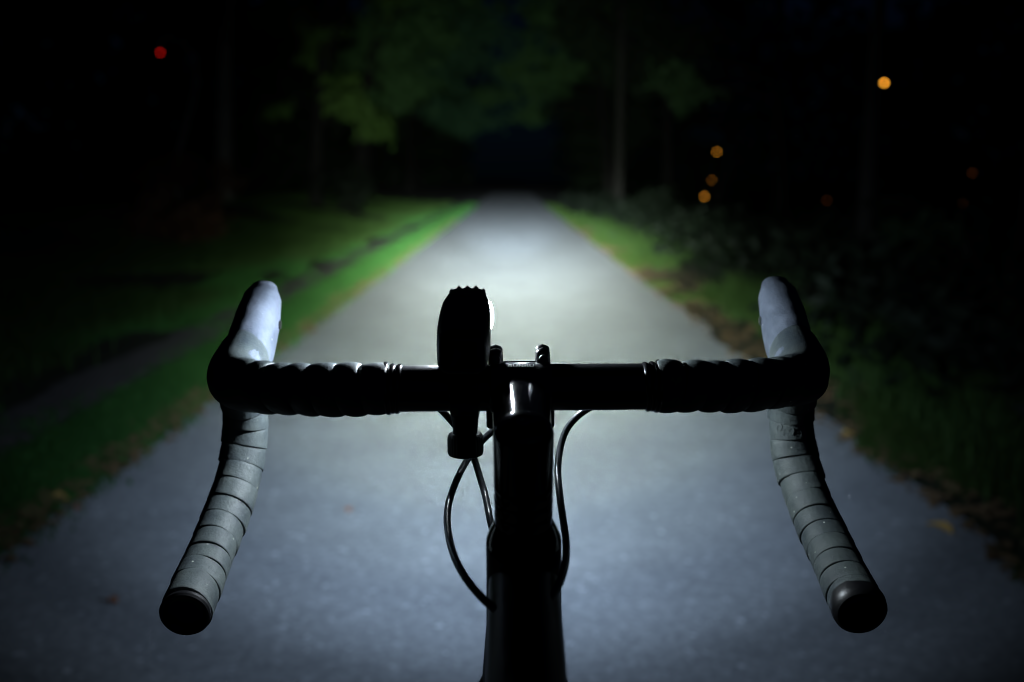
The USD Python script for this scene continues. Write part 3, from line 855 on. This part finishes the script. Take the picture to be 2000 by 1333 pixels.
hose("brake_hose", [(800, 770, .004), (862, 802, .016), (889, 832, .024), (914, 866, .026), (931, 912, .020), (946, 962, .006), (957, 1015, -.026), (972, 1075, -.040), (985, 1130, -.042)])
hose("brake_hose", [(1075, 780, .012), (1005, 806, .030), (972, 834, .034), (945, 858, .030), (912, 900, .018), (888, 948, -.008), (874, 1000, -.040), (878, 1055, -.072), (897, 1108, -.106), (934, 1160, -.138), (972, 1196, -.159), (990, 1212, -.167)])
hose("shift_cable", [(1200, 768, .004), (1142, 803, .016), (1110, 834, .016), (1093, 882, .006), (1091, 945, -.024), (1099, 1010, -.056), (1106, 1070, -.090), (1097, 1128, -.124), (1072, 1176, -.150), (1050, 1204, -.162)])
port = at(988, 1210, -.166)
obj("cable_port", lathe([(.001, -.002), (.0052, -.0018), (.0056, .0006), (.0046, .0016), (.0034, .0012)], port, (-.1, -.5, .86), m=20), M["plug"], bike)

# ------------------------------------------------------------------ the bicycle lamp
LX = -0.0352 - BX
lamp = thing("bicycle_lamp", "lit black bicycle lamp with notched rim, clamped on the handlebar left of the stem", "bicycle lamp")


def lpart(name, mesh, mt, parent=None, smooth=35):
    return obj(name, wm(moved(mesh, (LX, 0, 0))), M[mt] if isinstance(mt, str) else mt, lamp if parent is None else parent, smooth)


secs = [(-.0372, .0120, .0320, .0100), (-.0368, .0155, .0318, .0128), (-.0345, .0174, .0322, .0146), (-.0260, .0188, .0340, .0168), (-.008, .0198, .0370, .0188), (.018, .0201, .0405, .0198), (.040, .0200, .0432, .0202), (.050, .0196, .0446, .0203), (.064, .0182, .0462, .0202), (.082, .0164, .0478, .0200), (.0835, .0160, .0478, .0194)]
th = np.linspace(0, 2 * np.pi, 72, endpoint=False)
pw = 2 / 4.6
cx, sx_ = np.sign(np.cos(th)) * np.abs(np.cos(th)) ** pw, np.sign(np.sin(th)) * np.abs(np.sin(th)) ** pw
rings = np.array([np.stack([a * cx, np.full(72, y), zc + b * sx_], 1) for y, a, zc, b in secs])
body = lpart("lamp_body", skin(rings), "lampbody", smooth=40)
# notched rim: five rounded teeth over the top of the front edge and five below
mh = 160
th2 = np.linspace(0, 2 * np.pi, mh, endpoint=False)
cx2, sx2 = np.sign(np.cos(th2)) * np.abs(np.cos(th2)) ** pw, np.sign(np.sin(th2)) * np.abs(np.sin(th2)) ** pw
rim = []
for y, g, amp in ((.0815, .92, 0), (.0820, 1.0, .5), (.0835, 1.005, 1.0), (.0885, 1.0, 1.0), (.0900, .985, .6), (.0900, .84, 0), (.0865, .80, 0), (.0830, .79, 0)):
    x, z = .0162 * cx2 * g, .0194 * sx2 * g
    notch = amp * .0015 * np.cos(2 * np.pi * x / .0072) * (np.abs(sx2) > .72)
    rim.append(np.stack([x, np.full(mh, y), .0478 + z + np.sign(sx2) * (notch + amp * .0006)], 1))
rim = np.array(rim)
n_, m_ = rim.shape[:2]
i_, j_ = np.meshgrid(np.arange(n_ - 1), np.arange(m_), indexing="ij")
a_, b_ = i_ * m_ + j_, i_ * m_ + (j_ + 1) % m_
q_ = np.stack([a_, b_, b_ + m_, a_ + m_], -1).reshape(-1, 4)
rimm = trimesh.Trimesh(rim.reshape(-1, 3), np.vstack([q_[:, [0, 1, 2]], q_[:, [0, 2, 3]]]), process=False)
trimesh.repair.fix_normals(rimm)
lpart("notched_rim", rimm, "lampbody", body, 40)
LENS = glow("lamp_lens_glow", (0.9, 0.97, 1.0), 60.0)
WINDOW = {-1: glow("side_window_glow", (0.80, 0.90, 1.0), 2200.0), 1: glow("side_window_glow_right", (0.80, 0.92, 1.0), 1100.0)}
lens = trimesh.creation.icosphere(subdivisions=3, radius=1.0)
lens.vertices = lens.vertices * [.0128, .0012, .0155] + [0, .0850, .0478]
lpart("lens", lens, LENS, body, True)
for sx in (-1, 1):
    w_ = trimesh.creation.icosphere(subdivisions=3, radius=1.0)
    w_.vertices = w_.vertices * [.0030, .0122, .0112]
    w_.apply_transform(trimesh.transformations.rotation_matrix(sx * .13, (0, 0, 1)))
    lpart("side_window", moved(w_, (.0185 if sx > 0 else -.0172, .066, .0470)), WINDOW[sx], body, True)
# rubber texture bumps on the right flank
for k in range(9):
    rr = np.random.default_rng(40 + k)
    s_ = trimesh.creation.icosphere(subdivisions=2, radius=.0006 * rr.uniform(.6, 1.1))
    lpart("grip_dot", moved(s_, (.0185 + .0002 * (k % 3), -.022 + .004 * k, .040 - .0022 * (k % 4))), "lampbody", body, True)
lpart("power_button", moved(lathe([(.0001, .0012), (.004, .0011), (.0055, .0004), (.006, -.001), (.0001, -.001)], (0, 0, 0), (0, 0, 1), m=24), (0, .052, .0652)), "lampbody", body)
# mount: saddle, strap round the bar, post and thumb nut
lpart("mount_saddle", moved(rbox((.026, .034, .010), .003), (0, -.002, .0205)), "lampbody", smooth=50)
a_s = np.linspace(0, 2 * np.pi, 60, endpoint=False)
strap = lathe([(.0182, -.0108), (.0212, -.0105), (.0217, -.0095), (.0217, .0095), (.0212, .0105), (.0182, .0108)], (0, 0, 0), (1, 0, 0), m=56)
lpart("clamp_band", strap, "lampbody")
post = sweep([(0, 0, -.016), (0, 0, -.026), (0, 0, -.036), (0, 0, -.041)], [.0118, .0100, .0094, .0094], [.0095, .0085, .0085, .0085], n=14, m=28, up=(0, 1, 0), power=3.0)
lpart("clamp_post", post, "lampbody")
knob = lathe([(.0005, -.0345), (.0105, -.0347), (.0125, -.0358), (.0135, -.0378), (.0137, -.0400), (.0137, -.0500), (.0130, -.0520), (.0110, -.0530), (.0005, -.0532)], (0, 0, 0), (0, 0, 1), m=120,
             wobble=lambda t, r: 1 + (.016 * np.cos(30 * t) if r > .0128 else 0 * t))
lpart("thumb_nut", knob, "lampbody", smooth=40)

# the lamp's own light: spot optics of decreasing focus, just ahead of the lens
src = W([(LX, .0935, .0478)])[0]
K = 3.93
BEAM = [(2.6, 1.6, -2.1, 19000.0, (0.74, 0.92, 1.16)), (3.4, 2.3, -2.5, 8200.0, (0.78, 0.94, 1.12)), (4.4, 2.3, -2.9, 9200.0, (0.87, 1.0, 1.06)),
        (5.7, 2.15, -3.3, 5400.0, (0.93, 1.02, 1.0)), (7.4, 2.0, -4.0, 2750.0, (0.94, 1.03, 0.96)), (9.6, 1.75, -4.9, 980.0, (0.93, 1.03, 0.92)),
        (12.5, 1.7, -6.1, 560.0, (0.91, 1.03, 0.89)), (16.5, 1.55, -7.7, 280.0, (0.88, 1.02, 0.92)), (21.5, 1.4, -9.6, 140.0, (0.76, 0.93, 1.08)),
        (28.0, 1.4, -12.0, 68.0, (0.68, 0.87, 1.2)), (37.0, 1.45, -15.0, 15.0, (0.68, 0.86, 1.2)), (11.5, 1.4, 2.0, 3000.0, (0.88, 1.0, 0.88))]
for k, (ang, sx, pitch, inten, col) in enumerate(BEAM):
    l = UsdLux.SphereLight.Define(stage, f"{lamp.GetPath()}/beam_{k + 1:03d}")
    l.AddTranslateOp().Set(Gf.Vec3d(*map(float, src)))
    l.AddRotateXOp().Set(90.0 + pitch)
    if sx != 1:
        l.AddScaleOp().Set(Gf.Vec3f(sx, 1, 1))
    l.CreateRadiusAttr(.006)
    l.CreateNormalizeAttr(True)
    l.CreateIntensityAttr(inten * K)
    l.CreateColorAttr(Gf.Vec3f(*col))
    l.GetPrim().CreateAttribute("inputs:shaping:cone:angle", T.Float).Set(float(ang))
    l.GetPrim().CreateAttribute("inputs:shaping:cone:softness", T.Float).Set(1.0)
